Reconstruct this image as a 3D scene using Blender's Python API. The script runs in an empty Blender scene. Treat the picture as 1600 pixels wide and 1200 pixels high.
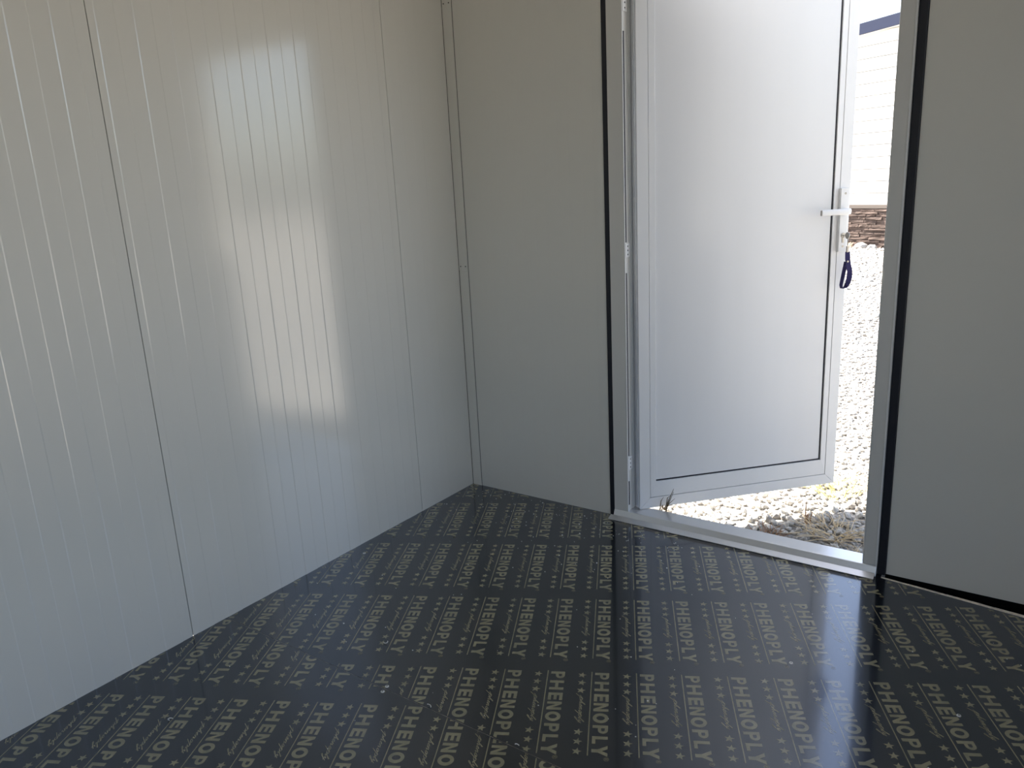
import bpy, bmesh, math, random
import numpy as np
from mathutils import Vector, Matrix

random.seed(7)
rng = np.random.default_rng(11)
C = bpy.context.scene.collection
S = bpy.context.scene

# ------------------------------------------------------------------ camera, sky, sun, exposure
cam_d = bpy.data.cameras.new('camera')
cam = bpy.data.objects.new('camera', cam_d)
C.objects.link(cam)
YAW, PITCH, ROLL = -0.624064, 0.252492, -0.0517385
fwd = Vector((math.sin(YAW) * math.cos(PITCH), math.cos(YAW) * math.cos(PITCH), -math.sin(PITCH)))
rt0 = Vector((math.cos(YAW), -math.sin(YAW), 0))
up0 = rt0.cross(fwd)
rt = rt0 * math.cos(ROLL) + up0 * math.sin(ROLL)
upv = up0 * math.cos(ROLL) - rt0 * math.sin(ROLL)
CAM = Vector((1.947422, -2.388761, 1.218805))
cam.matrix_world = Matrix((
    (rt.x, upv.x, -fwd.x, CAM.x), (rt.y, upv.y, -fwd.y, CAM.y),
    (rt.z, upv.z, -fwd.z, CAM.z), (0, 0, 0, 1)))
cam_d.sensor_fit = 'HORIZONTAL'
cam_d.sensor_width = 36.0
cam_d.lens = 36.0 * 1210.68 / 1600.0
cam_d.clip_start = 0.01
S.camera = cam

SKY_STRENGTH = 0.27
SUN_STRENGTH = 11.5
EXPOSURE = 1.13
SUN_ELEV = math.radians(52)
SUN_DIR = Vector((-0.996 * math.cos(SUN_ELEV), 0.087 * math.cos(SUN_ELEV), math.sin(SUN_ELEV)))

world = bpy.data.worlds.new('sky')
S.world = world
world.use_nodes = True
wn = world.node_tree
wn.nodes.clear()
w_out = wn.nodes.new('ShaderNodeOutputWorld')
w_bg = wn.nodes.new('ShaderNodeBackground')
w_sky = wn.nodes.new('ShaderNodeTexSky')
w_sky.sky_type = 'NISHITA'
w_sky.sun_disc = False
w_sky.sun_elevation = SUN_ELEV
w_sky.sun_rotation = math.atan2(SUN_DIR.x, SUN_DIR.y)
w_sky.air_density = 1.0
w_sky.dust_density = 3.0
w_hs = wn.nodes.new('ShaderNodeHueSaturation')
w_hs.inputs['Saturation'].default_value = 0.82
wn.links.new(w_sky.outputs[0], w_hs.inputs['Color'])
wn.links.new(w_hs.outputs[0], w_bg.inputs['Color'])
w_bg.inputs['Strength'].default_value = SKY_STRENGTH
wn.links.new(w_bg.outputs[0], w_out.inputs['Surface'])

sun_d = bpy.data.lights.new('sun', 'SUN')
sun_d.energy = SUN_STRENGTH
sun_d.angle = math.radians(0.53)
sun_d.color = (1.0, 0.92, 0.81)
sun = bpy.data.objects.new('sun', sun_d)
C.objects.link(sun)
sun.rotation_euler = SUN_DIR.to_track_quat('Z', 'Y').to_euler()
sun.location = (-6, 2, 9)

S.view_settings.view_transform = 'Standard'
S.view_settings.look = 'None'
S.view_settings.exposure = EXPOSURE
S.view_settings.gamma = 1.0
S.view_settings.use_curve_mapping = False
S.cycles.use_denoising = True
S.cycles.max_bounces = 14
S.cycles.diffuse_bounces = 8
S.cycles.glossy_bounces = 6
S.cycles.sample_clamp_indirect = 8.0

# room layout (metres): left wall x=0, door wall y=0 (outdoors is +y)
RW, RD, RH = 2.70, -4.60, 2.40
WT = 0.050                                # sandwich panel thickness
GZ = -0.085                               # gravel level
OPEN_X0, OPEN_X1, OPEN_Z = 0.655, 1.600, 1.940   # cut-out in the door wall
HEAD_Z = 1.855                             # underside of the frame head

def portal(name, loc, rot, sx, sy):
    d = bpy.data.lights.new(name, 'AREA')
    d.shape = 'RECTANGLE'
    d.size, d.size_y = sx, sy
    d.energy = 1.0
    d.cycles.is_portal = True
    o = bpy.data.objects.new(name, d)
    C.objects.link(o)
    o.location, o.rotation_euler = loc, rot
    return o

WIN_R = (-3.60, -1.20, 0.35, 2.20)        # unseen window added to light the room, right wall: y0, y1, z0, z1
WIN_B = (0.80, 1.60, 1.00, 1.80)          # second unseen window added for indoor light, rear wall: x0, x1, z0, z1
portal('doorway_portal', (1.13, 0.06, 0.94), (math.radians(-90), 0, 0), 0.86, 1.84)
portal('right_window_portal', (RW + 0.03, (WIN_R[0] + WIN_R[1]) / 2, 1.275), (0, math.radians(90), 0), 1.85, 2.4)
portal('rear_window_portal', (1.2, RD - 0.03, 1.4), (math.radians(90), 0, 0), 0.8, 0.8)

# ------------------------------------------------------------------ materials
def mat(name, col, rough=0.5, metal=0.0, spec=0.5, bump=None, var=None, coat=0.0, tint=None):
    """bump=(scale xyz, strength, distance); var=(scale xyz, amount) mottles the colour a little"""
    m = bpy.data.materials.new(name)
    m.use_nodes = True
    nt = m.node_tree
    b = nt.nodes['Principled BSDF']
    b.inputs['Base Color'].default_value = (*col, 1)
    b.inputs['Roughness'].default_value = rough
    b.inputs['Metallic'].default_value = metal
    b.inputs['Specular IOR Level'].default_value = spec
    b.inputs['Coat Weight'].default_value = coat
    if tint:
        b.inputs['Specular Tint'].default_value = (*tint, 1)
    b.inputs['Coat Roughness'].default_value = 0.08
    tc = nt.nodes.new('ShaderNodeTexCoord')
    def noise(scale, detail=3.0):
        mp = nt.nodes.new('ShaderNodeMapping')
        mp.inputs['Scale'].default_value = scale
        nt.links.new(tc.outputs['Object'], mp.inputs['Vector'])
        n = nt.nodes.new('ShaderNodeTexNoise')
        n.inputs['Scale'].default_value = 1.0
        n.inputs['Detail'].default_value = detail
        nt.links.new(mp.outputs[0], n.inputs['Vector'])
        return n
    if var:
        n = noise(var[0])
        r = nt.nodes.new('ShaderNodeMapRange')
        r.inputs['From Min'].default_value = 0.25
        r.inputs['From Max'].default_value = 0.75
        r.inputs['To Min'].default_value = 1.0 - var[1]
        r.inputs['To Max'].default_value = 1.0 + var[1]
        nt.links.new(n.outputs['Fac'], r.inputs['Value'])
        mx = nt.nodes.new('ShaderNodeVectorMath')
        mx.operation = 'SCALE'
        mx.inputs[0].default_value = col
        nt.links.new(r.outputs[0], mx.inputs['Scale'])
        nt.links.new(mx.outputs[0], b.inputs['Base Color'])
    if bump:
        n = noise(bump[0], 4.0)
        bp = nt.nodes.new('ShaderNodeBump')
        bp.inputs['Strength'].default_value = bump[1]
        bp.inputs['Distance'].default_value = bump[2]
        nt.links.new(n.outputs['Fac'], bp.inputs['Height'])
        nt.links.new(bp.outputs[0], b.inputs['Normal'])
    return m

M = {}
M['panel'] = mat('panel_paint', (0.74, 0.72, 0.665), 0.15, spec=1.0, bump=((7, 7, 0.8), 0.010, 0.003))
M['panel_matte'] = mat('panel_paint_matte', (0.70, 0.685, 0.63), 0.36, bump=((30, 30, 30), 0.05, 0.002))
M['joint'] = mat('joint_shadow', (0.05, 0.05, 0.045), 0.8)
M['ceiling'] = mat('ceiling_paint', (0.70, 0.665, 0.58), 0.4)
M['white'] = mat('white_paint', (0.76, 0.755, 0.75), 0.30, var=((6, 6, 0.8), 0.02))
M['door_panel'] = mat('door_panel_white', (0.73, 0.725, 0.725), 0.25, bump=((6, 6, 0.7), 0.035, 0.004), var=((10, 10, 0.7), 0.015))
M['frame'] = mat('frame_paint', (0.66, 0.65, 0.62), 0.36)
M['alu'] = mat('bare_aluminium', (0.80, 0.81, 0.83), 0.30, metal=0.35, var=((3, 40, 40), 0.04))
M['sill_metal'] = mat('threshold_metal', (0.74, 0.74, 0.74), 0.30, metal=0.75, bump=((3, 60, 60), 0.05, 0.002))
M['seam'] = mat('chipped_seam', (0.40, 0.36, 0.30), 0.8, var=((45, 400, 30), 0.9))
M['gap_shade'] = mat('painted_gap_shade', (0.006, 0.006, 0.006), 1.0, spec=0.0)  # near-black colour stands in for shade along the floor edge
M['rubber'] = mat('black_rubber', (0.008, 0.009, 0.016), 0.5)
M['gasket'] = mat('dark_gasket', (0.012, 0.012, 0.02), 0.6)
M['film'] = mat('phenolic_film', (0.0040, 0.0048, 0.0070), 0.17, spec=0.95, coat=0.9, tint=(0.62, 0.76, 1.0),
                bump=((9, 9, 9), 0.035, 0.004), var=((5, 5, 5), 0.25))
M['print'] = mat('gold_print', (0.262, 0.238, 0.142), 0.19, spec=0.8, coat=0.9, tint=(0.62, 0.76, 1.0),
                 bump=((9, 9, 9), 0.035, 0.004), var=((40, 40, 40), 0.16))
M['raw_wood'] = mat('raw_birch', (0.90, 0.82, 0.68), 0.5, var=((60, 30, 30), 0.35))  # birch paled further to stand in for daylight leaking under the wall
M['screw'] = mat('zinc_screw', (0.75, 0.75, 0.73), 0.35, metal=0.8)
M['dust'] = mat('pale_dust', (0.75, 0.73, 0.68), 0.8)
M['steel'] = mat('brushed_steel', (0.36, 0.34, 0.31), 0.28, metal=1.0)
M['navy'] = mat('navy_webbing', (0.018, 0.014, 0.085), 0.75, bump=((900, 900, 900), 0.3, 0.0006))
M['soil'] = mat('gravel_bed', (0.30, 0.285, 0.26), 0.95, bump=((70, 70, 70), 0.9, 0.02), var=((55, 55, 55), 0.55))
M['straw'] = mat('dry_straw', (0.72, 0.58, 0.38), 0.8)
M['straw_green'] = mat('yellow_green_grass', (0.50, 0.46, 0.20), 0.8)
M['stalk'] = mat('brown_stalk', (0.30, 0.17, 0.09), 0.8)
M['siding'] = mat('white_siding', (0.74, 0.725, 0.69), 0.6)
M['cap'] = mat('plinth_cap', (0.11, 0.092, 0.080), 0.8)
M['fascia'] = mat('blue_grey_fascia', (0.030, 0.037, 0.068), 0.8, spec=0.15)
M['roof'] = mat('roof_sheet', (0.10, 0.11, 0.14), 0.5)
M['boulder'] = mat('grey_boulder', (0.30, 0.29, 0.28), 0.9, bump=((18, 18, 18), 0.8, 0.02), var=((9, 9, 9), 0.25))
for i, c in enumerate(((0.088, 0.061, 0.050), (0.098, 0.069, 0.057), (0.077, 0.054, 0.045))):
    M['plinth%d' % i] = mat('plinth_stone_%d' % i, c, 0.9, bump=((30, 30, 60), 0.9, 0.01), var=((14, 14, 30), 0.3))
M['mortar'] = mat('plinth_mortar', (0.055, 0.039, 0.033), 0.95)

def gravel_material():
    m = bpy.data.materials.new('gravel_stone')
    m.use_nodes = True
    nt = m.node_tree
    b = nt.nodes['Principled BSDF']
    a = nt.nodes.new('ShaderNodeAttribute')
    a.attribute_name = 'tone'
    ramp = nt.nodes.new('ShaderNodeValToRGB')
    e = ramp.color_ramp.elements
    e[0].position, e[0].color = 0.0, (0.24, 0.22, 0.20, 1)
    e[1].position, e[1].color = 1.0, (0.60, 0.58, 0.54, 1)
    x = e.new(0.5); x.color = (0.42, 0.405, 0.375, 1)
    nt.links.new(a.outputs['Fac'], ramp.inputs['Fac'])
    nt.links.new(ramp.outputs[0], b.inputs['Base Color'])
    b.inputs['Roughness'].default_value = 0.9
    return m
M['gravel'] = gravel_material()

# ------------------------------------------------------------------ mesh helpers
class MB:
    """collects boxes, tubes and free polygons, then links them as ONE mesh object"""
    def __init__(self):
        self.v, self.f, self.smooth = [], [], []
    def add(self, verts, faces, smooth=False):
        n = len(self.v)
        self.v += [tuple(p) for p in verts]
        self.f += [tuple(i + n for i in q) for q in faces]
        self.smooth += [smooth] * len(faces)
        return self
    def box(self, x0, x1, y0, y1, z0, z1):
        return self.add([(x0, y0, z0), (x1, y0, z0), (x1, y1, z0), (x0, y1, z0),
                         (x0, y0, z1), (x1, y0, z1), (x1, y1, z1), (x0, y1, z1)],
                        [(3, 2, 1, 0), (4, 5, 6, 7), (0, 1, 5, 4), (1, 2, 6, 5), (2, 3, 7, 6), (3, 0, 4, 7)])
    def prism(self, poly, axis, a0, a1):
        """poly: 2-D outline; extruded along axis ('x','y','z') from a0 to a1"""
        n = len(poly)
        def P(q, a):
            return {'x': (a, q[0], q[1]), 'y': (q[0], a, q[1]), 'z': (q[0], q[1], a)}[axis]
        vs = [P(q, a0) for q in poly] + [P(q, a1) for q in poly]
        fs = [(i, (i + 1) % n, n + (i + 1) % n, n + i) for i in range(n)]
        fs += [tuple(range(n))[::-1], tuple(range(n, 2 * n))]
        return self.add(vs, fs)
    def tube(self, pts, rad, sides=10, cap=True):
        pts = [Vector(p) for p in pts]
        rads = rad if isinstance(rad, (list, tuple)) else [rad] * len(pts)
        rings, prev = [], None
        for i, p in enumerate(pts):
            t = (pts[min(i + 1, len(pts) - 1)] - pts[max(i - 1, 0)]).normalized()
            if prev is None:
                a = Vector((0, 0, 1)) if abs(t.z) < 0.9 else Vector((1, 0, 0))
                u = t.cross(a).normalized()
            else:
                u = (prev - t * prev.dot(t)).normalized()
            prev = u
            w = t.cross(u)
            rings.append([p + (u * math.cos(k * 2 * math.pi / sides) + w * math.sin(k * 2 * math.pi / sides)) * rads[i] for k in range(sides)])
        vs = [q for r in rings for q in r]
        fs = []
        for i in range(len(pts) - 1):
            for k in range(sides):
                fs.append((i * sides + k, i * sides + (k + 1) % sides, (i + 1) * sides + (k + 1) % sides, (i + 1) * sides + k))
        self.add(vs, fs, True)
        if cap:
            self.add(rings[0], [tuple(range(sides))[::-1]])
            self.add(rings[-1], [tuple(range(sides))])
        return self
    def build(self, name, material, parent=None, bevel=0.0, recalc=True):
        me = bpy.data.meshes.new(name)
        me.from_pydata(self.v, [], self.f)
        me.polygons.foreach_set('use_smooth', self.smooth)
        if recalc or bevel:
            bm = bmesh.new()
            bm.from_mesh(me)
            if bevel:
                es = [e for e in bm.edges if len(e.link_faces) == 2 and e.calc_face_angle(0) > 0.5]
                bmesh.ops.bevel(bm, geom=es, offset=bevel, segments=2, affect='EDGES', profile=0.6)
            bmesh.ops.recalc_face_normals(bm, faces=bm.faces)
            bm.to_mesh(me)
            bm.free()
        me.materials.append(M[material])
        o = bpy.data.objects.new(name, me)
        C.objects.link(o)
        if parent:
            o.parent = parent
        return o

def empty(name, loc=(0, 0, 0), rz=0.0):
    o = bpy.data.objects.new(name, None)
    C.objects.link(o)
    o.empty_display_size = 0.1
    o.location = loc
    o.rotation_euler = (0, 0, rz)
    return o

def tag(o, label=None, cat=None, group=None, kind=None):
    for k, val in (('label', label), ('category', cat), ('group', group), ('kind', kind)):
        if val:
            o[k] = val
    return o

# ------------------------------------------------------------------ ground (below and around the cabin)
ground = MB().box(-40, 40, -40, 50, GZ - 0.4, GZ).build('gravel_ground', 'soil')
tag(ground, 'pale crushed gravel yard outside the open door', 'gravel ground', kind='structure')

# ------------------------------------------------------------------ room shell
EDGE0, PITCH_E = 0.0200, 0.0497           # fine rib edges on a 1 m panel
def rib_profile(t0, t1, origin, depth, slope=0.0028, last=19):
    """(t, d) points across one panel from t0 to t1: 5 cm lands alternately proud by depth"""
    pts = [(t0, 0.0)]
    hi = False
    for k in range(last + 1):
        t = origin + EDGE0 + PITCH_E * k
        a, b = t - slope / 2, t + slope / 2
        d0, d1 = (depth, 0.0) if hi else (0.0, depth)
        hi = not hi
        if a <= t0 + 0.001:
            pts = [(t0, d1)]
            continue
        if b >= t1 - 0.001:
            break
        pts += [(a, d0), (b, d1)]
    pts.append((t1, pts[-1][1]))
    return pts

def wall_panel(parent, axis, t0, t1, origin, depth, z0, z1, material, face, sign, last=19, name='wall_panel'):
    """axis 'y': left/right wall whose face lies at x=face; axis 'x': wall whose face lies at y=face.
    sign: direction in which the face looks"""
    g = 0.0012
    prof = rib_profile(t0 + g, t1 - g, origin, depth, last=last)
    back = face - sign * WT
    ring = [(face + sign * d, t) for t, d in prof]
    ring += [(back, t1 - g), (back, t0 + g)]
    if axis == 'x':
        ring = [(t, d) for d, t in ring]
    return MB().prism(ring, 'z', z0, z1).build(name, material, parent)

# left wall ---------------------------------------------------------
wl = empty('wall_left')
tag(wl, 'glossy off-white sandwich panel wall with fine vertical ribs', 'wall', kind='structure')
JB = -0.3257                              # panel joint nearest the corner
wall_panel(wl, 'y', JB, 0.0, JB, 0.0003, 0, RH, 'panel', 0.0, 1, last=3)
for k in range(4):
    a = JB - 0.999 * (k + 1)
    wall_panel(wl, 'y', a, a + 0.999, a, 0.0009, 0, RH, 'panel', 0.0, 1)
wall_panel(wl, 'y', RD, JB - 0.999 * 4, JB - 0.999 * 5, 0.0009, 0, RH, 'panel', 0.0, 1)
for k in range(5):
    t = JB - 0.999 * k
    MB().box(-0.012, -0.0035, t - 0.004, t + 0.004, 0, RH).build('panel_joint', 'joint', wl)

# door wall ---------------------------------------------------------
wb = empty('wall_back')
tag(wb, 'shaded off-white panel wall holding the open door', 'wall', kind='structure')
wall_panel(wb, 'x', 0.0, OPEN_X0, 0.0, 0.00025, 0, RH, 'panel_matte', 0.0, -1)
wall_panel(wb, 'x', OPEN_X1, RW, OPEN_X1 + 0.4, 0.00025, -0.018, RH, 'panel_matte', 0.0, -1)
wall_panel(wb, 'x', OPEN_X0, OPEN_X1, OPEN_X0, 0.0, OPEN_Z, RH, 'panel_matte', 0.0, -1, last=-1)

# right and rear walls (behind the photographer), each with an unseen window added for indoor light --
wr = empty('wall_right')
tag(wr, 'off-white panel wall on the photographer side', 'wall', kind='structure')
MB().box(RW, RW + WT, RD, WIN_R[0], 0, RH).build('wall_panel', 'panel_matte', wr)
MB().box(RW, RW + WT, WIN_R[1], 0.05, 0, RH).build('wall_panel', 'panel_matte', wr)
MB().box(RW, RW + WT, WIN_R[0], WIN_R[1], 0, WIN_R[2]).build('wall_panel', 'panel_matte', wr)
MB().box(RW, RW + WT, WIN_R[0], WIN_R[1], WIN_R[3], RH).build('wall_panel', 'panel_matte', wr)
wf = empty('wall_front')
tag(wf, 'off-white panel wall behind the photographer', 'wall', kind='structure')
MB().box(-WT, WIN_B[0], RD - WT, RD, 0, RH).build('wall_panel', 'panel_matte', wf)
MB().box(WIN_B[1], RW + WT, RD - WT, RD, 0, RH).build('wall_panel', 'panel_matte', wf)
MB().box(WIN_B[0], WIN_B[1], RD - WT, RD, 0, WIN_B[2]).build('wall_panel', 'panel_matte', wf)
MB().box(WIN_B[0], WIN_B[1], RD - WT, RD, WIN_B[3], RH).build('wall_panel', 'panel_matte', wf)

def window(name, label, horiz, a0, a1, z0, z1, plane):
    e = empty(name)
    tag(e, label, 'window', kind='structure')
    t = 0.045
    def bar(p0, p1, q0, q1, nm):
        if horiz:
            MB().box(p0, p1, plane - 0.03, plane + 0.03, q0, q1).build(nm, 'white', e, bevel=0.003)
        else:
            MB().box(plane - 0.03, plane + 0.03, p0, p1, q0, q1).build(nm, 'white', e, bevel=0.003)
    bar(a0, a0 + t, z0, z1, 'window_frame')
    bar(a1 - t, a1, z0, z1, 'window_frame')
    bar(a0 + t, a1 - t, z0, z0 + t, 'window_frame')
    bar(a0 + t, a1 - t, z1 - t, z1, 'window_frame')
    m = (a0 + a1) / 2
    bar(m - t / 2, m + t / 2, z0 + t, z1 - t, 'window_mullion')
window('added_window_1', 'unseen white framed window added in the right hand wall to light the room', False, WIN_R[0], WIN_R[1], WIN_R[2], WIN_R[3], RW + 0.03)
window('added_window_2', 'unseen white framed window added behind the photographer to light the room', True, WIN_B[0], WIN_B[1], WIN_B[2], WIN_B[3], RD - 0.03)

cl = MB().box(-WT, RW + WT, RD - WT, WT, RH, RH + 0.08).build('ceiling', 'ceiling')
tag(cl, 'flat off-white panel ceiling', 'ceiling', kind='structure')

# corner trim on the door wall ---------------------------------------
ct = empty('trim_1')
tag(ct, 'flat grey metal corner strip between the left wall and the door wall', 'trim', kind='structure')
MB().box(0.0030, 0.0455, -0.0032, -0.0006, 0, 0.895).build('corner_strip', 'panel_matte', ct, bevel=0.0008)
MB().box(0.0030, 0.0457, -0.0038, -0.0006, 0.8965, RH).build('corner_strip', 'panel_matte', ct, bevel=0.0008)
MB().box(0.0459, 0.0476, -0.0008, 0.001, 0, RH).build('strip_shadow_gap', 'joint', ct)
MB().box(0.0008, 0.0028, -0.0036, 0.001, 0, RH).build('strip_shadow_gap', 'joint', ct)
for z in (0.915, 1.862):
    for x in (0.012, 0.036):
        MB().tube([(x, -0.0055, z), (x, -0.0035, z)], 0.0022, 8).build('rivet', 'joint', ct)

# ------------------------------------------------------------------ floor: two printed plywood sheets
SEAM = -1.2125
fl = empty('floor')
tag(fl, 'glossy black plywood floor printed with gold lettering', 'floor', kind='structure')
FY = -0.020                                # far edge of the sheet right of the door runs in front of the wall
def sheet(y0, y1, skew=False):
    if skew:
        poly = [(0.0, y0), (RW, y0), (RW, -0.155), (1.590, -0.0235), (1.590, 0.0), (0.0, 0.0)]
    else:
        poly = [(0.0, y0), (RW, y0), (RW, y1), (0.0, y1)]
    return MB().prism(poly, 'z', -0.018, 0.0).build('plywood_sheet', 'film', fl)
far_sheet = sheet(SEAM + 0.0006, 0.0, True)
near_sheet = sheet(SEAM - 1.25, SEAM - 0.0006)
rear_sheet = sheet(RD, SEAM - 1.2516)
MB().box(0, RW, RD, 0.05, GZ + 0.005, -0.019).build('subfloor', 'joint', fl)
MB().box(0, RW, SEAM - 0.0009, SEAM + 0.0009, -0.016, -0.0006).build('seam_filler', 'seam', fl)
# raw, chipped edge of the sheet along the wall right of the door
ed = MB()
x = 1.592
rnd = random.Random(3)
dirx, diry = (RW - 1.590), (-0.155 + 0.0235)
while x < RW - 0.02:
    l = rnd.uniform(0.02, 0.06)
    w0 = 0.0075 + 0.0045 * min(1, (x - 1.59) / 0.35) + rnd.uniform(-0.0008, 0.0008)
    ya = -0.0235 + diry / dirx * (x - 1.590)
    yb = -0.0235 + diry / dirx * (x + l - 1.590)
    h = rnd.uniform(0.0004, 0.0012)
    ed.add([(x, ya - 0.001, h), (x + l, yb - 0.001, h), (x + l, yb + w0, h * 0.5), (x, ya + w0, h * 0.5),
            (x, ya - 0.001, -0.01), (x + l, yb - 0.001, -0.01), (x + l, yb + w0, -0.01), (x, ya + w0, -0.01)],
           [(0, 1, 2, 3), (2, 3, 7, 6), (0, 1, 5, 4), (1, 2, 6, 5), (0, 3, 7, 4)])
    x += l
ed.build('raw_edge', 'raw_wood', fl)
MB().box(1.59, RW, -0.16, 0.0, -0.018, -0.012).build('edge_shade_sheet', 'gap_shade', fl)  # black sheet painted as the shade beyond the plywood edge
MB().box(OPEN_X1, RW, -0.003, -0.0005, -0.012, 0.005).build('base_shade_strip', 'gap_shade', fl)  # black strip painted as the shadow band at the wall's foot

# lettering -----------------------------------------------------------
CAP = 0.0355
def glyph_quads(ch, w):
    """letter in a w x CAP box, list of convex polygons"""
    h = CAP; s = 0.0098
    q = []
    R = lambda x0, x1, y0, y1: q.append([(x0, y0), (x1, y0), (x1, y1), (x0, y1)])
    def ring(cx, cy, ax, ay, bx, by, a0, a1, n):
        for i in range(n):
            t0 = a0 + (a1 - a0) * i / n; t1 = a0 + (a1 - a0) * (i + 1) / n
            q.append([(cx + ax * math.cos(t0), cy + ay * math.sin(t0)), (cx + ax * math.cos(t1), cy + ay * math.sin(t1)),
                      (cx + bx * math.cos(t1), cy + by * math.sin(t1)), (cx + bx * math.cos(t0), cy + by * math.sin(t0))])
    if ch == 'P':
        R(0, s, 0, h)
        r = 0.0115
        bx = w - r
        R(s, bx, h - 0.0075, h); R(s, bx, h - 2 * r, h - 2 * r + 0.0075)
        ring(bx, h - r, r, r, 0.0035, r - 0.0075, -math.pi / 2, math.pi / 2, 8)
        if bx < s + 0.0005: pass
    elif ch == 'H':
        R(0, s, 0, h); R(w - s, w, 0, h); R(s, w - s, h / 2 - 0.004, h / 2 + 0.004)
    elif ch == 'E':
        R(0, s, 0, h)
        R(s, w, 0, 0.0078); R(s, w, h - 0.0078, h); R(s, w * 0.93, h / 2 - 0.0038, h / 2 + 0.0038)
    elif ch == 'N':
        s2 = 0.0088
        R(0, s2, 0, h); R(w - s2, w, 0, h)
        q.append([(s2, h), (s2 - 0.0, h - 0.0145), (w - s2, 0.0), (w - s2, 0.0145)])
    elif ch == 'O':
        ring(w / 2, h / 2, w / 2, h / 2 + 0.0008, w / 2 - 0.0098, h / 2 - 0.0080, 0, 2 * math.pi, 20)
    elif ch == 'L':
        R(0, s, 0, h); R(s, w, 0, 0.0080)
    elif ch == 'Y':
        m = w / 2; k = 0.0052
        R(m - k, m + k, 0, h * 0.45)
        q.append([(m - k, h * 0.45), (m + k, h * 0.45), (m, h * 0.62)])
        q.append([(0, h), (m - k, h * 0.40), (m + 0.001, h * 0.60), (0.0108, h)])
        q.append([(w, h), (w - 0.0108, h), (m - 0.001, h * 0.60), (m + k, h * 0.40)])
    return q

def stroke_quads(pts, wd):
    q = []
    for (x0, y0), (x1, y1) in zip(pts, pts[1:]):
        dx, dy = x1 - x0, y1 - y0
        l = math.hypot(dx, dy) or 1e-9
        # broad-nib pen: thick on downstrokes, thin on upstrokes
        k = wd * (0.45 + 0.75 * abs(dy) / l)
        nx, ny = -dy / l * k / 2, dx / l * k / 2
        ex, ey = dx / l * k * 0.3, dy / l * k * 0.3
        q.append([(x0 + nx - ex, y0 + ny - ey), (x0 - nx - ex, y0 - ny - ey), (x1 - nx + ex, y1 - ny + ey), (x1 + nx + ex, y1 + ny + ey)])
    return q

def arc(cx, cy, rx, ry, a0, a1, n=8):
    return [(cx + rx * math.cos(math.radians(a0 + (a1 - a0) * i / n)), cy + ry * math.sin(math.radians(a0 + (a1 - a0) * i / n))) for i in range(n + 1)]

def script_word():
    """cursive lower-case word, x-height 1, returned as list of polylines before slanting"""
    out = []
    x = 0.0
    def p(x):   # p: descender, bowl, exit stroke
        out.append([(x - 0.45, 0.1), (x - 0.1, 0.75), (x + 0.12, 1.15), (x + 0.10, 0.4), (x + 0.05, -0.7), (x, -1.35)])
        out.append([(x + 0.10, 0.35), (x + 0.28, 0.85)] + arc(x + 0.5, 0.5, 0.30, 0.5, 100, -120) + [(x + 0.3, 0.05), (x + 0.6, 0.0), (x + 0.95, 0.3)])
        return x + 1.25
    def h(x):
        out.append([(x - 0.35, 0.3), (x + 0.15, 1.3), (x + 0.25, 1.95), (x + 0.10, 2.05), (x + 0.02, 1.5), (x, 0.0)])
        out.append([(x, 0.45), (x + 0.2, 0.9), (x + 0.42, 0.95), (x + 0.48, 0.6), (x + 0.46, 0.15), (x + 0.6, 0.0), (x + 0.85, 0.35)])
        return x + 1.1
    def e(x):
        out.append([(x - 0.28, 0.30), (x + 0.15, 0.55), (x + 0.34, 0.85), (x + 0.18, 1.0), (x, 0.7), (x - 0.02, 0.3), (x + 0.15, 0.02), (x + 0.42, 0.1), (x + 0.62, 0.4)])
        return x + 0.85
    def n(x):
        out.append([(x - 0.25, 0.4), (x - 0.02, 0.95), (x, 0.6), (x, 0.0)])
        out.append([(x, 0.45), (x + 0.2, 0.9), (x + 0.42, 0.95), (x + 0.46, 0.6), (x + 0.45, 0.15), (x + 0.58, 0.0), (x + 0.85, 0.35)])
        return x + 1.15
    def o(x):
        out.append(arc(x + 0.22, 0.48, 0.27, 0.5, 80, 440, 12) + [(x + 0.45, 0.9), (x + 0.75, 0.75)])
        return x + 0.95
    def l(x):
        out.append([(x - 0.35, 0.3), (x + 0.15, 1.3), (x + 0.26, 1.95), (x + 0.10, 2.05), (x + 0.02, 1.5), (x, 0.25), (x + 0.15, 0.0), (x + 0.45, 0.35)])
        return x + 0.75
    def y(x):
        out.append([(x - 0.25, 0.5), (x - 0.05, 0.95), (x, 0.4), (x + 0.15, 0.05), (x + 0.4, 0.3), (x + 0.5, 0.95)])
        out.append([(x + 0.5, 0.95), (x + 0.46, 0.0), (x + 0.35, -0.9), (x + 0.15, -1.35), (x - 0.1, -1.15), (x + 0.1, -0.6), (x + 0.8, 0.2)])
        return x + 1.0
    x = 0.45
    for fn in (p, h, e, n, o, p, l, y):
        x = fn(x)
    return out, x

def star_quads(cx, cy, r, rot):
    out = []
    P = []
    for i in range(10):
        a = rot + i * math.pi / 5
        rr = r if i % 2 == 0 else r * 0.42
        P.append((cx + rr * math.cos(a), cy + rr * math.sin(a)))
    for i in range(0, 10, 2):
        out.append([(cx, cy), P[i - 1], P[i], P[i + 1]])
    return out

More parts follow.
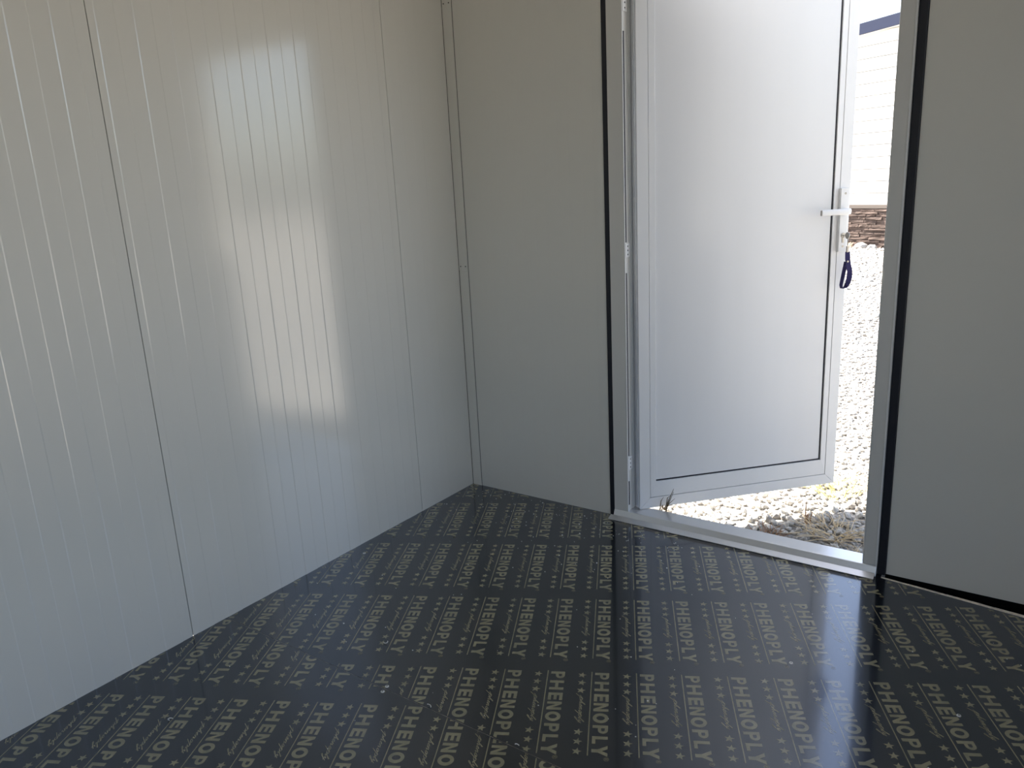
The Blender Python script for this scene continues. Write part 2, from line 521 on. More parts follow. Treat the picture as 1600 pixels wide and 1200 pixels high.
def print_tile():
    """one repeat of the print: u along the reading direction, w towards the letter tops, line at w=0"""
    q = [[(0, -0.0013), (0.3003, -0.0013), (0.3003, 0.0013), (0, 0.0013)]]
    for ch, u0, u1 in (('P', 0.0034, 0.0305), ('H', 0.0400, 0.0770), ('E', 0.0885, 0.1165), ('N', 0.1225, 0.1525),
                       ('O', 0.1590, 0.1935), ('P', 0.2010, 0.2290), ('L', 0.2380, 0.2625), ('Y', 0.2675, 0.3020)):
        for g in glyph_quads(ch, u1 - u0):
            q.append([(u0 + a, 0.0083 + b) for a, b in g])
    for u in (0.0148, 0.0458, 0.0762, 0.2265, 0.2575, 0.2888):
        q += star_quads(u, -0.0243, 0.0118, math.pi / 2 + 0.12)
    lines, wd = script_word()
    sx = 0.109 / wd
    sy = 0.0068
    for ln in lines:
        q += stroke_quads([(0.0935 + (a + 0.62 * b) * sx * 0.93, -0.0262 + b * sy) for a, b in ln], 0.0019)
    # registered mark: ring and a small R
    for i in range(14):
        t0, t1 = 2 * math.pi * i / 14, 2 * math.pi * (i + 1) / 14
        c = lambda r, t: (0.3095 + r * math.cos(t), 0.0415 + r * math.sin(t))
        q.append([c(0.0058, t0), c(0.0058, t1), c(0.0049, t1), c(0.0049, t0)])
    q += stroke_quads([(0.3075, 0.0385), (0.3075, 0.0445), (0.3105, 0.0445), (0.3110, 0.0428), (0.3105, 0.0415), (0.3075, 0.0415)], 0.0011)
    q += stroke_quads([(0.3092, 0.0415), (0.3115, 0.0385)], 0.0011)
    return q
TILE = print_tile()

def lettering(parent, origin, ang, u_rows, v_cols, bounds, du=0.3575, dv=0.1122, ang2=27.75):
    e1 = (math.cos(math.radians(ang)), math.sin(math.radians(ang)))
    e2 = (math.cos(math.radians(ang2)), math.sin(math.radians(ang2)))
    x0, x1, y0, y1 = bounds
    bm = bmesh.new()
    for i in u_rows:
        for j in v_cols:
            ox = origin[0] + e1[0] * du * i + e2[0] * dv * j
            oy = origin[1] + e1[1] * du * i + e2[1] * dv * j
            cx, cy = ox + e1[0] * 0.15, oy + e1[1] * 0.15
            if cx < x0 - 0.25 or cx > x1 + 0.25 or cy < y0 - 0.25 or cy > y1 + 0.25:
                continue
            for pi, poly in enumerate(TILE):      # strokes lie microns apart so none shades another
                zz = 0.00012 + pi * 5e-7
                vs = [bm.verts.new((ox + e1[0] * a + e2[0] * b, oy + e1[1] * a + e2[1] * b, zz)) for a, b in poly]
                try:
                    bm.faces.new(vs)
                except ValueError:
                    pass
    for co, no in (((x0, 0, 0), (-1, 0, 0)), ((x1, 0, 0), (1, 0, 0)), ((0, y0, 0), (0, -1, 0)), ((0, y1, 0), (0, 1, 0))):
        bmesh.ops.bisect_plane(bm, geom=bm.verts[:] + bm.edges[:] + bm.faces[:], plane_co=co, plane_no=no, clear_outer=True)
    if y1 > -0.1:   # skewed far edge right of the door
        n = Vector((-diry, dirx, 0)).normalized()
        bmesh.ops.bisect_plane(bm, geom=bm.verts[:] + bm.edges[:] + bm.faces[:], plane_co=(1.59, -0.030, 0), plane_no=n, clear_outer=True)
    for f in bm.faces:
        f.normal_update()
        if f.normal.z < 0:
            f.normal_flip()
    me = bpy.data.meshes.new('printed_lettering')
    bm.to_mesh(me)
    bm.free()
    me.materials.append(M['print'])
    o = bpy.data.objects.new('printed_lettering', me)
    C.objects.link(o)
    o.parent = parent
    tag(o, 'gold print of a bold capital word, stars and a script word in rows')
    return o
lettering(far_sheet, (0.905, -0.566), -62.7, range(-4, 4), range(-16, 18), (0.004, 2.60, SEAM + 0.003, -0.004))
lettering(near_sheet, (0.349, -1.442), -62.7, range(-4, 6), range(-16, 26), (0.004, 2.60, SEAM - 1.2, SEAM - 0.003))

def screw_head(x, y):
    b = MB()
    b.tube([(x, y, 0.0002), (x, y, 0.0016), (x, y, 0.0020)], [0.0052, 0.0046, 0.0036], 12)
    o = b.build('floor_screw', 'screw', fl)
    d = MB()
    d.box(x - 0.0024, x + 0.0024, y - 0.0006, y + 0.0006, 0.0019, 0.0023)
    d.box(x - 0.0006, x + 0.0006, y - 0.0024, y + 0.0024, 0.0019, 0.0024)
    d.build('screw_slot', 'joint', o)
for x, y in ((0.659, -1.224), (0.654, -1.203), (1.485, -0.592), (0.060, -0.700), (1.86, -0.60)):
    screw_head(x, y)

def shaving(x, y, r, a0, a1, label, h=0.004):
    pts = [(x + r * math.cos(math.radians(a0 + (a1 - a0) * i / 10)), y + r * math.sin(math.radians(a0 + (a1 - a0) * i / 10)) * 0.8,
            0.0016 + h * i / 10) for i in range(11)]
    o = MB().tube(pts, 0.0011, 6).build('metal_shaving', 'screw')
    tag(o, label, 'metal shaving', 'metal shavings on the floor')
shaving(0.290, -1.575, 0.007, 90, 300, 'curled bright metal shaving on the near floor sheet by the left wall')
shaving(0.515, -1.063, 0.006, 200, 420, 'small curled metal shaving on the far floor sheet near the seam')
shaving(0.799, -1.209, 0.006, 10, 160, 'tiny metal shaving lying on the floor seam line')
shaving(1.060, -1.208, 0.005, 60, 200, 'short metal sliver at the seam where it leaves the picture')

db = MB()
for i in range(260):
    if i < 170:
        x, y = rnd.uniform(0.02, 1.0), -abs(rnd.gauss(0, 0.22)) - 0.015
    else:
        x, y = rnd.uniform(0.05, 2.3), rnd.uniform(-1.6, -0.05)
    if 0.64 < x < 1.6 and y > -0.075:
        continue
    if x > 1.58 and y > -0.24:
        y -= 0.12
    r = rnd.uniform(0.0009, 0.0022) * (1.4 if rnd.random() < 0.1 else 1)
    db.add([(x - r, y, 0.0003), (x + r * 0.6, y - r, 0.0003), (x + r, y + r * 0.8, 0.0003), (x, y, r * 1.2)],
           [(0, 1, 2), (0, 1, 3), (1, 2, 3), (2, 0, 3)])
tag(db.build('floor_crumbs', 'dust'), 'scattered pale crumbs of sawing dust on the black floor', 'dust', kind='stuff')

# ------------------------------------------------------------------ door frame, seals, threshold
FX0, FX1 = 0.676, 1.577                    # outer faces of the frame
df = empty('trim_2')
tag(df, 'grey-white metal door frame around the open doorway', 'door frame', kind='structure')
MB().box(FX0, 0.7315, -0.012, 0.056, 0.028, 1.915).build('jamb', 'frame', df, bevel=0.0022)
MB().box(1.5335, FX1, -0.012, 0.056, 0.028, 1.915).build('jamb', 'frame', df, bevel=0.0060)
MB().box(0.7315, 1.5335, -0.012, 0.056, HEAD_Z, 1.915).build('head', 'frame', df, bevel=0.0022)
MB().box(0.7312, 0.7340, -0.0125, -0.0090, 0.03, HEAD_Z).build('jamb_lip', 'white', df)
MB().box(1.5715, 1.5768, -0.0148, -0.0118, 0.03, 1.915).build('jamb_lip', 'white', df, bevel=0.0008)
for (x0, x1) in ((OPEN_X0, FX0 - 0.0005), (FX1 + 0.0005, OPEN_X1)):
    MB().box(x0, x1, -0.006, 0.045, 0.001, OPEN_Z).build('rubber_seal', 'rubber', df, bevel=0.002)
MB().box(OPEN_X0, OPEN_X1, -0.004, 0.045, 1.9155, OPEN_Z).build('rubber_seal', 'rubber', df, bevel=0.002)

th = empty('trim_3')
tag(th, 'pale metal door threshold with a sloping inner face and thin lip', 'threshold', kind='structure')
def shear(pts, x):   # the threshold sits very slightly askew
    return [(x, y - 0.004 * (x - 0.67), z) for y, z in pts]
def xprism(poly, x0, x1, name, material, bevel=0.0):
    n = len(poly)
    vs = shear(poly, x0) + shear(poly, x1)
    fs = [(i, (i + 1) % n, n + (i + 1) % n, n + i) for i in range(n)] + [tuple(range(n))[::-1], tuple(range(n, 2 * n))]
    return MB().add(vs, fs).build(name, material, th, bevel=bevel)
xprism([(-0.024, 0.0008), (-0.0235, 0.004), (-0.013, 0.0295), (-0.0105, 0.0305), (0.056, 0.0305), (0.060, 0.027), (0.060, GZ + 0.002), (0.02, GZ + 0.002), (0.02, -0.001), (0.0, 0.0004)],
       0.6765, 1.5765, 'threshold_bar', 'sill_metal', 0.0008)
xprism([(-0.046, 0.0014), (-0.046, 0.0034), (-0.0238, 0.0118), (-0.0238, 0.0098)], 0.667, 1.5745, 'floor_lip', 'sill_metal')

# ------------------------------------------------------------------ door leaf (open about 47 degrees outwards)
ANG = math.radians(47.13)
dx0, dy0 = 0.763, 0.023                    # inner corner of the leaf on the hinge side
dr = empty('door_1', (dx0, dy0, 0.032), ANG)   # local: x along the leaf, -y towards the room, z up
tag(dr, 'white aluminium door leaf standing open outwards', 'door', kind='structure')
DW, DT, DH = 0.797, 0.045, 1.830
# the leaf's inner face lies at local y=0, the outer one at y=DT
def mitred(name, pts, y0=0.0, y1=DT, material='white', bev=0.0012):
    return MB().prism([(a, b) for a, b in pts], 'y', y0, y1).build(name, material, dr, bevel=bev)
sw, rw = 0.0405, 0.080
bz = 0.0
mitred('stile', [(0, 0), (sw, sw), (sw, DH - sw), (0, DH)])
mitred('stile', [(DW, 0), (DW, DH), (DW - sw, DH - sw), (DW - sw, sw)])
mitred('rail', [(0.0006, 0), (DW - 0.0006, 0), (DW - sw, sw - 0.0006), (sw, sw - 0.0006)])
mitred('rail', [(0.0006, DH), (sw, DH - sw + 0.0006), (DW - sw, DH - sw + 0.0006), (DW - 0.0006, DH)])
# glazing beads (a fine groove separates them from the frame)
gp = 0.0016
b0x, b1x, b0z, b1z = 0.064, 0.7345, 0.1015, DH - 0.066
x0, x1, z0, z1 = sw + gp, DW - sw - gp, sw + gp, DH - sw - gp
mitred('bead', [(x0, z0), (b0x, b0z), (b0x, b1z), (x0, z1)], 0.0008, DT, bev=0.0006)
mitred('bead', [(x1, z0), (x1, z1), (b1x, b1z), (b1x, b0z)], 0.0008, DT, bev=0.0006)
mitred('bead', [(x0, z0), (x1, z0), (b1x, b0z), (b0x, b0z)], 0.0008, DT, bev=0.0006)
mitred('bead', [(x0, z1), (b0x, b1z), (b1x, b1z), (x1, z1)], 0.0008, DT, bev=0.0006)
# infill panel, with a dark gasket gap at the bottom and on the handle side
MB().box(b0x + 0.0018, b1x - 0.0062, 0.005, DT - 0.006, b0z + 0.0060, b1z - 0.0012).build('infill_panel', 'door_panel', dr, bevel=0.0012)
gk = MB()
gk.box(b1x - 0.0060, b1x - 0.0002, 0.0065, DT - 0.008, b0z + 0.0002, b1z - 0.0002)
gk.box(b0x + 0.0002, b1x - 0.0062, 0.0065, DT - 0.008, b0z + 0.0002, b0z + 0.0058)
gk.build('gasket', 'gasket', dr)
# hinge-side edge: bare aluminium profile with ridges
MB().box(-0.0015, -0.0002, 0.002, DT - 0.002, 0.004, DH).build('edge_profile', 'alu', dr)
for y, w, d in ((0.0065, 0.0035, 0.0035), (0.0145, 0.0025, 0.0050), (0.0235, 0.0040, 0.0040), (0.0340, 0.0030, 0.0055)):
    MB().box(-0.0015 - d, -0.0016, y, y + w, 0.006, DH).build('edge_ridge', 'alu', dr, bevel=0.0005)
for zc in (0.185, 0.945, 1.735):
    MB().tube([(-0.009, 0.050, zc - 0.036), (-0.009, 0.050, zc + 0.036)], 0.0055, 12).build('hinge_barrel', 'white', dr)
# the reveal of the hinge-side jamb: fins, hinge plates with three screws, gasket lengths
for y0_, y1_, d in ((0.0235, 0.0265, 0.0022), (0.0305, 0.0340, 0.0030), (0.0395, 0.0430, 0.0022)):
    MB().box(0.7312, 0.7315 + d, y0_, y1_, 0.031, HEAD_Z).build('jamb_fin', 'white', df, bevel=0.0005)
for z0_, z1_ in ((0.190, 0.241), (0.958, 1.004), (1.727, 1.778)):
    h = MB().box(0.7312, 0.7350, -0.0060, 0.0215, z0_, z1_).build('hinge_plate', 'white', df, bevel=0.0008)
    for k in (0.2, 0.5, 0.8):
        zz = z0_ + (z1_ - z0_) * k
        MB().tube([(0.7346, 0.0060, zz), (0.7356, 0.0060, zz)], 0.0030, 8).build('hinge_screw', 'joint', h)
for z0_, z1_ in ((0.055, 0.146), (0.245, 0.905), (1.008, 1.669)):
    MB().box(0.7313, 0.7335, -0.0075, 0.0010, z0_, z1_).build('jamb_gasket', 'gasket', df)

# lever handle set
zr = 0.032
plate_x0, plate_x1 = 0.7520, 0.7830
hp = MB().box(plate_x0, plate_x1, -0.0145, 0.0007, 0.926 - zr, 1.146 - zr).build('handle_plate', 'white', dr, bevel=0.0018)
for zs in (1.128, 0.944):
    s_ = MB().tube([(0.7690, -0.0144, zs - zr), (0.7690, -0.0154, zs - zr)], 0.0040, 12).build('plate_screw', 'steel', hp)
zl = 1.067 - zr
lv = MB()
path = [(0.7680, -0.012, zl), (0.7680, -0.036, zl), (0.7660, -0.047, zl), (0.7600, -0.0535, zl), (0.7510, -0.056, zl), (0.700, -0.057, zl), (0.6520, -0.055, zl)]
# flat-oval lever: sweep an elliptical section
rings = []
for i, pnt in enumerate(path):
    a = Vector(path[max(i - 1, 0)]); b = Vector(path[min(i + 1, len(path) - 1)])
    t = (b - a).normalized()
    side = t.cross(Vector((0, 0, 1))).normalized()
    ra, rb = (0.0085, 0.0095) if i < 2 else (0.0062, 0.0105)
    rings.append([Vector(pnt) + side * ra * math.copysign(abs(math.cos(k * math.pi / 8)) ** 0.7, math.cos(k * math.pi / 8))
                  + Vector((0, 0, 1)) * rb * math.copysign(abs(math.sin(k * math.pi / 8)) ** 0.7, math.sin(k * math.pi / 8)) for k in range(16)])
vs = [q for r in rings for q in r]
fs = [(i * 16 + k, i * 16 + (k + 1) % 16, (i + 1) * 16 + (k + 1) % 16, (i + 1) * 16 + k) for i in range(len(path) - 1) for k in range(16)]
lv.add(vs, fs, True)
lv.add(rings[-1], [tuple(range(16))]); lv.add(rings[0], [tuple(range(16))[::-1]])
lo = lv.build('lever', 'white', hp)
MB().box(0.6508, 0.6518, -0.0600, -0.0500, zl - 0.0085, zl + 0.0085).build('lever_end_cap', 'steel', hp)
cy = MB()
cz = 0.983 - zr
cy.tube([(0.7680, -0.011, cz), (0.7680, -0.0165, cz)], 0.0085, 16)
cy.box(0.7640, 0.7720, -0.0165, -0.011, cz - 0.026, cz)
cy.build('lock_cylinder', 'steel', hp, bevel=0.0008)
MB().box(DW - 0.0002, DW + 0.0022, 0.010, 0.034, 0.93, 1.13).build('lock_faceplate', 'steel', dr)

# key in the lock with its navy strap (a thing of its own)
kx, ky = 0.768, -0.0170
ks = empty('key_strap', (dx0, dy0, 0.032), ANG)
tag(ks, 'navy fabric strap hanging from the key in the white door lock', 'key strap')
kb = MB()
kb.box(kx - 0.0035, kx + 0.0035, ky - 0.012, ky + 0.0002, cz - 0.0010, cz + 0.0010)
kb.tube([(kx - 0.0010, ky - 0.0225, cz), (kx + 0.0012, ky - 0.0225, cz)], 0.0120, 18)
kb.build('key', 'steel', ks, bevel=0.0004)
rg = MB()
rc = Vector((kx, ky - 0.0270, cz - 0.0215))
rg.tube([(rc.x + 0.0045 * math.cos(a * math.pi / 8) * 0.6, rc.y + 0.004 * math.cos(a * math.pi / 8), rc.z + 0.0130 * math.sin(a * math.pi / 8)) for a in range(17)], 0.0013, 8)
rg.build('key_ring', 'steel', ks)
MB().box(kx - 0.0040, kx + 0.0040, ky - 0.0305, ky - 0.0235, cz - 0.058, cz - 0.036).build('strap_clip', 'steel', ks, bevel=0.0012)
# webbing loop: a ribbon of its own thickness
def ribbon(b, centre, width_dirs, w, t):
    n = len(centre)
    vs = []
    for i, c in enumerate(centre):
        c = Vector(c)
        tn = (Vector(centre[min(i + 1, n - 1)]) - Vector(centre[max(i - 1, 0)])).normalized()
        wd = Vector(width_dirs[i]).normalized()
        nn = tn.cross(wd).normalized()
        wd = nn.cross(tn).normalized()
        for s1, s2 in ((-1, -1), (1, -1), (1, 1), (-1, 1)):
            vs.append(c + wd * w[i] / 2 * s1 + nn * t / 2 * s2)
    fs = []
    for i in range(n - 1):
        for k in range(4):
            fs.append((i * 4 + k, i * 4 + (k + 1) % 4, (i + 1) * 4 + (k + 1) % 4, (i + 1) * 4 + k))
    fs += [(3, 2, 1, 0), tuple(4 * (n - 1) + k for k in range(4))]
    b.add(vs, fs)
sb = MB()
zt = cz - 0.056
sy = ky - 0.0270
front = [(kx + 0.001, sy, zt), (kx + 0.002, sy - 0.001, zt - 0.025), (kx + 0.005, sy - 0.003, zt - 0.045),
         (kx + 0.011, sy - 0.004, zt - 0.068), (kx + 0.011, sy - 0.004, zt - 0.090), (kx + 0.007, sy - 0.003, zt - 0.110),
         (kx + 0.001, sy, zt - 0.124), (kx - 0.006, sy + 0.002, zt - 0.130), (kx - 0.013, sy + 0.003, zt - 0.128),
         (kx - 0.015, sy + 0.004, zt - 0.118), (kx - 0.012, sy + 0.004, zt - 0.100), (kx - 0.008, sy + 0.004, zt - 0.078),
         (kx - 0.003, sy + 0.004, zt - 0.052), (kx + 0.000, sy + 0.003, zt - 0.036)]
wd = [(1, -0.3, 0)] * 4 + [(1, -0.5, 0.1), (0.9, -0.6, 0.3), (0.6, -1, 0.5), (0.2, -1, 0.3), (0.1, -1, 0.1), (0.15, -1, 0), (0.2, -1, 0), (0.3, -1, 0), (0.4, -1, 0), (0.8, -1, 0)]
ww = [0.016, 0.017, 0.017, 0.018, 0.018, 0.017, 0.016, 0.015, 0.015, 0.015, 0.015, 0.015, 0.015, 0.015]
ribbon(sb, front, wd, ww, 0.0018)
sb.build('strap', 'navy', ks)
rv = MB().tube([(kx + 0.001, sy - 0.0052, zt - 0.034), (kx + 0.001, sy - 0.0015, zt - 0.034)], 0.0035, 12)
rv.build('rivet', 'steel', ks)

# ------------------------------------------------------------------ gravel outdoors
def ico():
    bm = bmesh.new()
    bmesh.ops.create_icosphere(bm, subdivisions=1, radius=1.0)
    bm.verts.ensure_lookup_table()
    v = np.array([q.co[:] for q in bm.verts]); f = np.array([[q.index for q in p.verts] for p in bm.faces])
    bm.free()
    return v, f
IV, IF = ico()
VARS = [IV * (1 + rng.uniform(-0.28, 0.28, (len(IV), 1))) for _ in range(24)]

def scatter(x0, x1, y0, y1, n, r0, r1):
    x = rng.uniform(x0, x1, n); y = rng.uniform(y0, y1, n)
    r = rng.uniform(r0, r1, n) ** 1.0
    return np.stack([x, y, r], 1)
near = scatter(-0.4, 2.5, 0.075, 3.2, 19000, 0.0065, 0.0145)
mid = scatter(-2.6, 2.6, 3.2, 6.5, 15000, 0.010, 0.019)
far = scatter(-4.2, 2.4, 6.5, 12.0, 15000, 0.014, 0.026)
far = far[(far[:, 1] < 11.35 - (far[:, 0] + 0.77) * math.tan(math.radians(25)))]
allst = np.concatenate([near, mid, far])
# stones big enough in the picture to tell apart: those seen through the doorway right behind the threshold
dist = np.hypot(allst[:, 0] - CAM.x, allst[:, 1] - CAM.y)
vis = (allst[:, 0] > 0.78) & (allst[:, 0] < 1.55) & (allst[:, 1] > 0.12) & (allst[:, 1] < 0.72)
order = np.argsort(-(allst[:, 2] / dist) * vis)
single = order[:295]
rest = np.setdiff1d(np.arange(len(allst)), single)

def rot_mats(n):
    q = rng.normal(size=(n, 4)); q /= np.linalg.norm(q, axis=1)[:, None]
    w, x, y, z = q.T
    return np.stack([np.stack([1 - 2 * (y * y + z * z), 2 * (x * y - w * z), 2 * (x * z + w * y)], 1),
                     np.stack([2 * (x * y + w * z), 1 - 2 * (x * x + z * z), 2 * (y * z - w * x)], 1),
                     np.stack([2 * (x * z - w * y), 2 * (y * z + w * x), 1 - 2 * (x * x + y * y)], 1)], 1)
n = len(rest)
st = allst[rest]
Rm = rot_mats(n)
sc = st[:, 2:3] * rng.uniform(0.65, 1.25, (n, 3))
base = np.stack([VARS[i % 24] for i in range(n)])
P = np.einsum('nij,nkj->nki', Rm, base * sc[:, None, :])
P[:, :, 2] *= 0.75
P[:, :, 0] += st[:, 0:1]; P[:, :, 1] += st[:, 1:2]
P[:, :, 2] += GZ + st[:, 2:3] * rng.uniform(0.15, 0.75, (n, 1))
nv, nf = len(IV), len(IF)
me = bpy.data.meshes.new('gravel')
me.vertices.add(n * nv)
me.vertices.foreach_set('co', P.reshape(-1).astype(np.float32))
loops = (IF[None] + (np.arange(n) * nv)[:, None, None]).reshape(-1).astype(np.int32)
me.loops.add(len(loops))
me.loops.foreach_set('vertex_index', loops)
me.polygons.add(n * nf)
me.polygons.foreach_set('loop_start', np.arange(0, n * nf * 3, 3, dtype=np.int32))
me.update(calc_edges=True)
att = me.attributes.new('tone', 'FLOAT', 'POINT')
att.data.foreach_set('value', np.repeat(rng.beta(2.2, 2.2, n), nv).astype(np.float32))
me.materials.append(M['gravel'])
go = bpy.data.objects.new('gravel', me)
C.objects.link(go)
go.parent = ground
tag(go, kind='stuff')
tones = []
smesh = []
for i in range(24):
    m_ = bpy.data.meshes.new('stone')
    m_.from_pydata([tuple(q) for q in VARS[i]], [], [tuple(int(k) for k in q) for q in IF])
    a_ = m_.attributes.new('tone', 'FLOAT', 'POINT')
    a_.data.foreach_set('value', np.full(nv, rng.beta(2.2, 2.2), dtype=np.float32))
    m_.materials.append(M['gravel'])
    smesh.append(m_)
for i, k in enumerate(single):
    x, y, r = allst[k]
    r *= rnd.uniform(1.0, 1.25)
    o = bpy.data.objects.new('stone', smesh[i % 24])
    o.location = (x, y, GZ + r * 0.55)
    o.rotation_euler = (rnd.uniform(0, 6.3), rnd.uniform(0, 6.3), rnd.uniform(0, 6.3))
    o.scale = (r * rnd.uniform(0.75, 1.25), r * rnd.uniform(0.75, 1.2), r * rnd.uniform(0.6, 0.95))
    C.objects.link(o)
    o.parent = ground

# dry grass and weeds
def tuft(name, label, cat, x, y, n, h, spread, material, flat=0.5, seed=1, thick=0.0014, group=None):
    r = random.Random(seed)
    b = MB()
    for i in range(n):
        a = r.uniform(0, 2 * math.pi)
        rr = spread * math.sqrt(r.random()) * 0.7
        bx, by = x + rr * math.cos(a), y + rr * math.sin(a)
        a2 = a + r.uniform(-1.7, 1.7)
        hh = h * r.uniform(0.45, 1.0)
        lean = spread * r.uniform(0.2, 1.0) * flat * 1.6
        p0 = Vector((bx, by, GZ + 0.002))
        p3 = Vector((bx + lean * math.cos(a2), by + lean * math.sin(a2), GZ + hh))
        p1 = p0.lerp(p3, 0.35) + Vector((0, 0, hh * 0.22))
        p2 = p0.lerp(p3, 0.7) + Vector((r.uniform(-.008, .008), r.uniform(-.008, .008), hh * 0.16))
        b.tube([p0, p1, p2, p3], [thick, thick, thick * 0.8, thick * 0.35], 4, cap=False)
    o = b.build(name, material, recalc=False)
    tag(o, label, cat, group, 'thing')
    return o
tuft('dry_grass', 'flattened straw-coloured grass clump in the shade behind the threshold', 'dry grass', 1.345, 0.38, 75, 0.055, 0.105, 'straw', 0.9, 4)
tuft('dry_grass', 'smaller straw clump in the shade beside the right door jamb', 'dry grass', 1.485, 0.19, 48, 0.05, 0.060, 'straw', 0.9, 5)
tuft('dry_grass', 'low brown straw clump just behind the middle of the threshold', 'dry grass', 1.165, 0.235, 45, 0.045, 0.07, 'stalk', 0.7, 6)
tuft('dry_grass', 'sunlit yellowish grass tuft under the handle corner of the door', 'dry grass', 1.285, 0.78, 60, 0.075, 0.13, 'straw_green', 0.6, 7)
tuft('dry_grass', 'thin sunlit straw right of the door corner', 'dry grass', 1.42, 0.88, 30, 0.08, 0.07, 'straw', 0.6, 8)
tuft('dry_grass', 'single reddish dry stalk standing at the edge of the shadow', 'dry grass', 1.255, 0.44, 4, 0.10, 0.02, 'stalk', 0.3, 9, thick=0.0022)

wd_ = empty('weed', (0.835, 0.072, GZ))
tag(wd_, 'thin dry weed growing between the threshold and the door bottom', 'weed')
def wl_(name, pts, r, m='straw_stem'):
    r *= 1.6
    MB().tube([(a * 1.1, b, c * 1.07) for a, b, c in pts], [r] * (len(pts) - 1) + [r * 0.35], 6).build(name, m, wd_)
M['weed_leaf'] = mat('weed_leaf', (0.34, 0.22, 0.11), 0.8)
M['straw_stem'] = mat('weed_stem', (0.12, 0.095, 0.055), 0.8)
for pts, r in (([(0, 0, 0), (0.004, 0.0, 0.08), (0.010, 0.004, 0.125), (0.032, 0.010, 0.185)], 0.0014),
               ([(0.004, 0.0, 0.07), (0.012, 0.004, 0.12), (0.030, 0.014, 0.172)], 0.0012),
               ([(0.006, 0.002, 0.10), (0.018, 0.004, 0.130), (0.036, 0.010, 0.150)], 0.0010),
               ([(-0.006, 0.0, 0.0), (-0.014, 0, 0.10), (-0.010, 0.002, 0.135), (-0.002, 0.004, 0.150)], 0.0010),
               ([(0.002, 0, 0.05), (-0.006, 0, 0.105), (-0.004, 0.003, 0.122)], 0.0010),
               ([(0.008, 0.002, 0.118), (0.026, 0.006, 0.126), (0.040, 0.010, 0.121)], 0.0009),
               ([(0.008, 0.002, 0.12), (0.012, 0.004, 0.150), (0.022, 0.006, 0.160)], 0.0009)):
    wl_('stem', pts, r)
for k in range(5):
    a = k * 1.3
    wl_('dry_leaf', [(0.002, 0, 0.104), (0.002 + 0.009 * math.cos(a), 0.006 * math.sin(a), 0.118), (0.002 + 0.017 * math.cos(a), 0.010 * math.sin(a), 0.106)], 0.0015, 'weed_leaf')

# ------------------------------------------------------------------ building across the yard
BA = math.radians(25)
bd = empty('white_building', (-0.769, 11.505, GZ), -BA)    # local: x along the wall (right +), -y towards the cabin
tag(bd, 'white sided building with brown stone plinth across the gravel yard', 'building')
BX0, BX1 = -7.0, 5.0
MB().box(BX0, BX1, 0.05, 6.0, 0.0, 3.30).build('wall', 'siding', bd)
zb0 = 0.688 - 0.002
pitch = 0.187
k = 0
while zb0 + pitch * k < 3.35:
    z0_ = zb0 + pitch * k
    z1_ = min(z0_ + pitch - 0.006, 3.40)
    MB().prism([(0.05, z0_), (-0.004, z0_), (-0.010, z0_ + 0.006), (0.004, z1_ - 0.004), (0.006, z1_), (0.05, z1_)], 'x', BX0, BX1).build('siding_board', 'siding', bd)
    k += 1
MB().box(BX0, BX1, -0.030, 0.05, 0.627, 0.684).build('plinth_cap', 'cap', bd, bevel=0.004)
MB().box(BX0, BX1, -0.004, 0.05, 0.0, 0.625).build('plinth_backing', 'mortar', bd)
# stacked ledge stones of the plinth, one by one
r5 = random.Random(21)
z = 0.005
row = 0
while z < 0.60:
    hgt = min(r5.uniform(0.030, 0.052), 0.6235 - z)
    if 0.6235 - (z + hgt) < 0.022:
        hgt = 0.6235 - z
    x = -1.5 + r5.uniform(-0.2, 0)
    while x < 1.5:
        l = r5.uniform(0.14, 0.46)
        pr = r5.uniform(0.010, 0.034)
        g = 0.002
        jit = lambda a: r5.uniform(-a, a)
        za, zb_ = z + g / 2, z + hgt - g / 2
        xs = [x + g, x + l * 0.33, x + l * 0.66, x + l - g]
        vs = []
        for yy, inset in ((-0.004, 0.0), (-pr, 0.004)):
            for q in (0, 1):
                for xi, xx in enumerate(xs):
                    zz = (za + inset) if q == 0 else (zb_ - inset)
                    ex = inset if xi == 0 else (-inset if xi == 3 else 0)
                    vs.append((xx + ex, yy + (jit(0.007) if inset else 0), zz + (jit(0.004) if inset else 0)))
        fs = []
        for i in range(3):
            fs += [(8 + i, 9 + i, 13 + i, 12 + i), (i, i + 1, 9 + i, 8 + i), (4 + i, 12 + i, 13 + i, 5 + i)]
        fs += [(0, 8, 12, 4), (3, 7, 15, 11)]
        MB().add(vs, fs).build('plinth_stone', 'plinth%d' % r5.randrange(3), bd)
        x += l
    z += hgt
    row += 1
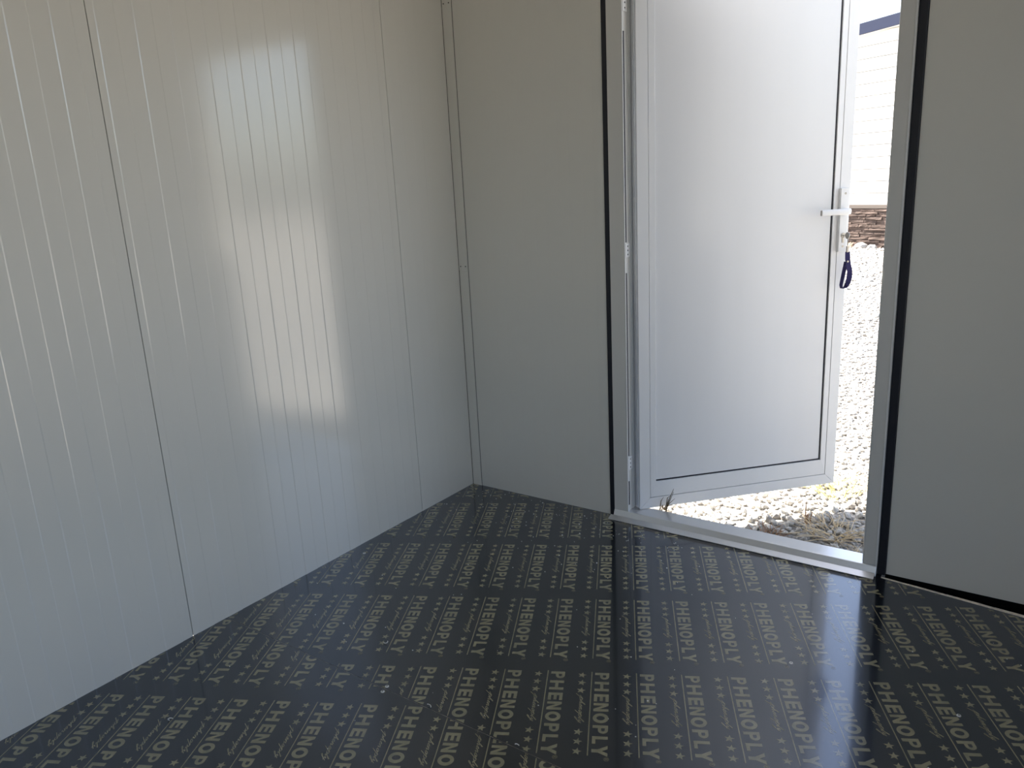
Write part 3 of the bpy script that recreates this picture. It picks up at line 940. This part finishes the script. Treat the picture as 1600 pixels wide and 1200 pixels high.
# sloping dark fascia under the roof edge
sl = math.tan(math.radians(2.9))
zf = 3.300
fy = -0.16
def sloped(x0, x1, y0, y1, za, zb_, nm, m):
    vs = [(x0, y0, za + sl * x0), (x1, y0, za + sl * x1), (x1, y1, za + sl * x1), (x0, y1, za + sl * x0),
          (x0, y0, zb_ + sl * x0), (x1, y0, zb_ + sl * x1), (x1, y1, zb_ + sl * x1), (x0, y1, zb_ + sl * x0)]
    return MB().add(vs, [(3, 2, 1, 0), (4, 5, 6, 7), (0, 1, 5, 4), (1, 2, 6, 5), (2, 3, 7, 6), (3, 0, 4, 7)]).build(nm, m, bd)
sloped(BX0, BX1, fy, fy + 0.03, zf - 0.018, zf + 0.145, 'fascia', 'fascia')
sloped(BX0, BX1, fy + 0.031, 6.1, zf + 0.02, zf + 0.10, 'roof', 'roof')
sloped(BX0, BX1, fy + 0.031, 0.05, zf - 0.006, zf + 0.012, 'soffit', 'siding')

# boulders and grass at the foot of the building
def boulder(x, y, r, label, seed):
    rr = np.random.default_rng(seed)
    bm = bmesh.new()
    bmesh.ops.create_icosphere(bm, subdivisions=2, radius=1.0)
    off = rr.uniform(0.78, 1.12, len(bm.verts))
    for v_, o_ in zip(bm.verts, off):
        v_.co = Vector((v_.co.x * r * 1.25 * o_, v_.co.y * r * o_, max(v_.co.z, -0.45) * r * 0.9 * o_))
    me_ = bpy.data.meshes.new('boulder')
    bm.to_mesh(me_); bm.free()
    me_.materials.append(M['boulder'])
    o = bpy.data.objects.new('boulder', me_)
    C.objects.link(o)
    o.location = (x, y, GZ + r * 0.36)
    tag(o, label, 'boulder', 'boulders along the plinth')
bw = Matrix.Rotation(-BA, 3, 'Z')
def bpos(u, v_):
    q = bw @ Vector((u, v_, 0))
    return -0.769 + q.x, 11.505 + q.y
for u, v_, r, lb, sd in ((0.10, -0.22, 0.085, 'rounded grey boulder at the foot of the brown stone plinth', 1),
                         (0.29, -0.20, 0.062, 'smaller grey boulder nearer the right door jamb at the plinth', 2)):
    X, Y = bpos(u, v_)
    boulder(X, Y, r, lb, sd)
for u, v_, n_, h_, lb, sd, m_ in ((-0.32, -0.36, 120, 0.17, 'yellow-green grass tuft at the plinth beside the door edge', 31, 'straw_green'),
                                 (-0.05, -0.40, 45, 0.12, 'dry straw tuft at the plinth left of the grey boulders', 32, 'straw')):
    X, Y = bpos(u, v_)
    tuft('dry_grass', lb, 'dry grass', X, Y, n_, h_, 0.10, m_, 0.5, sd, thick=0.003)
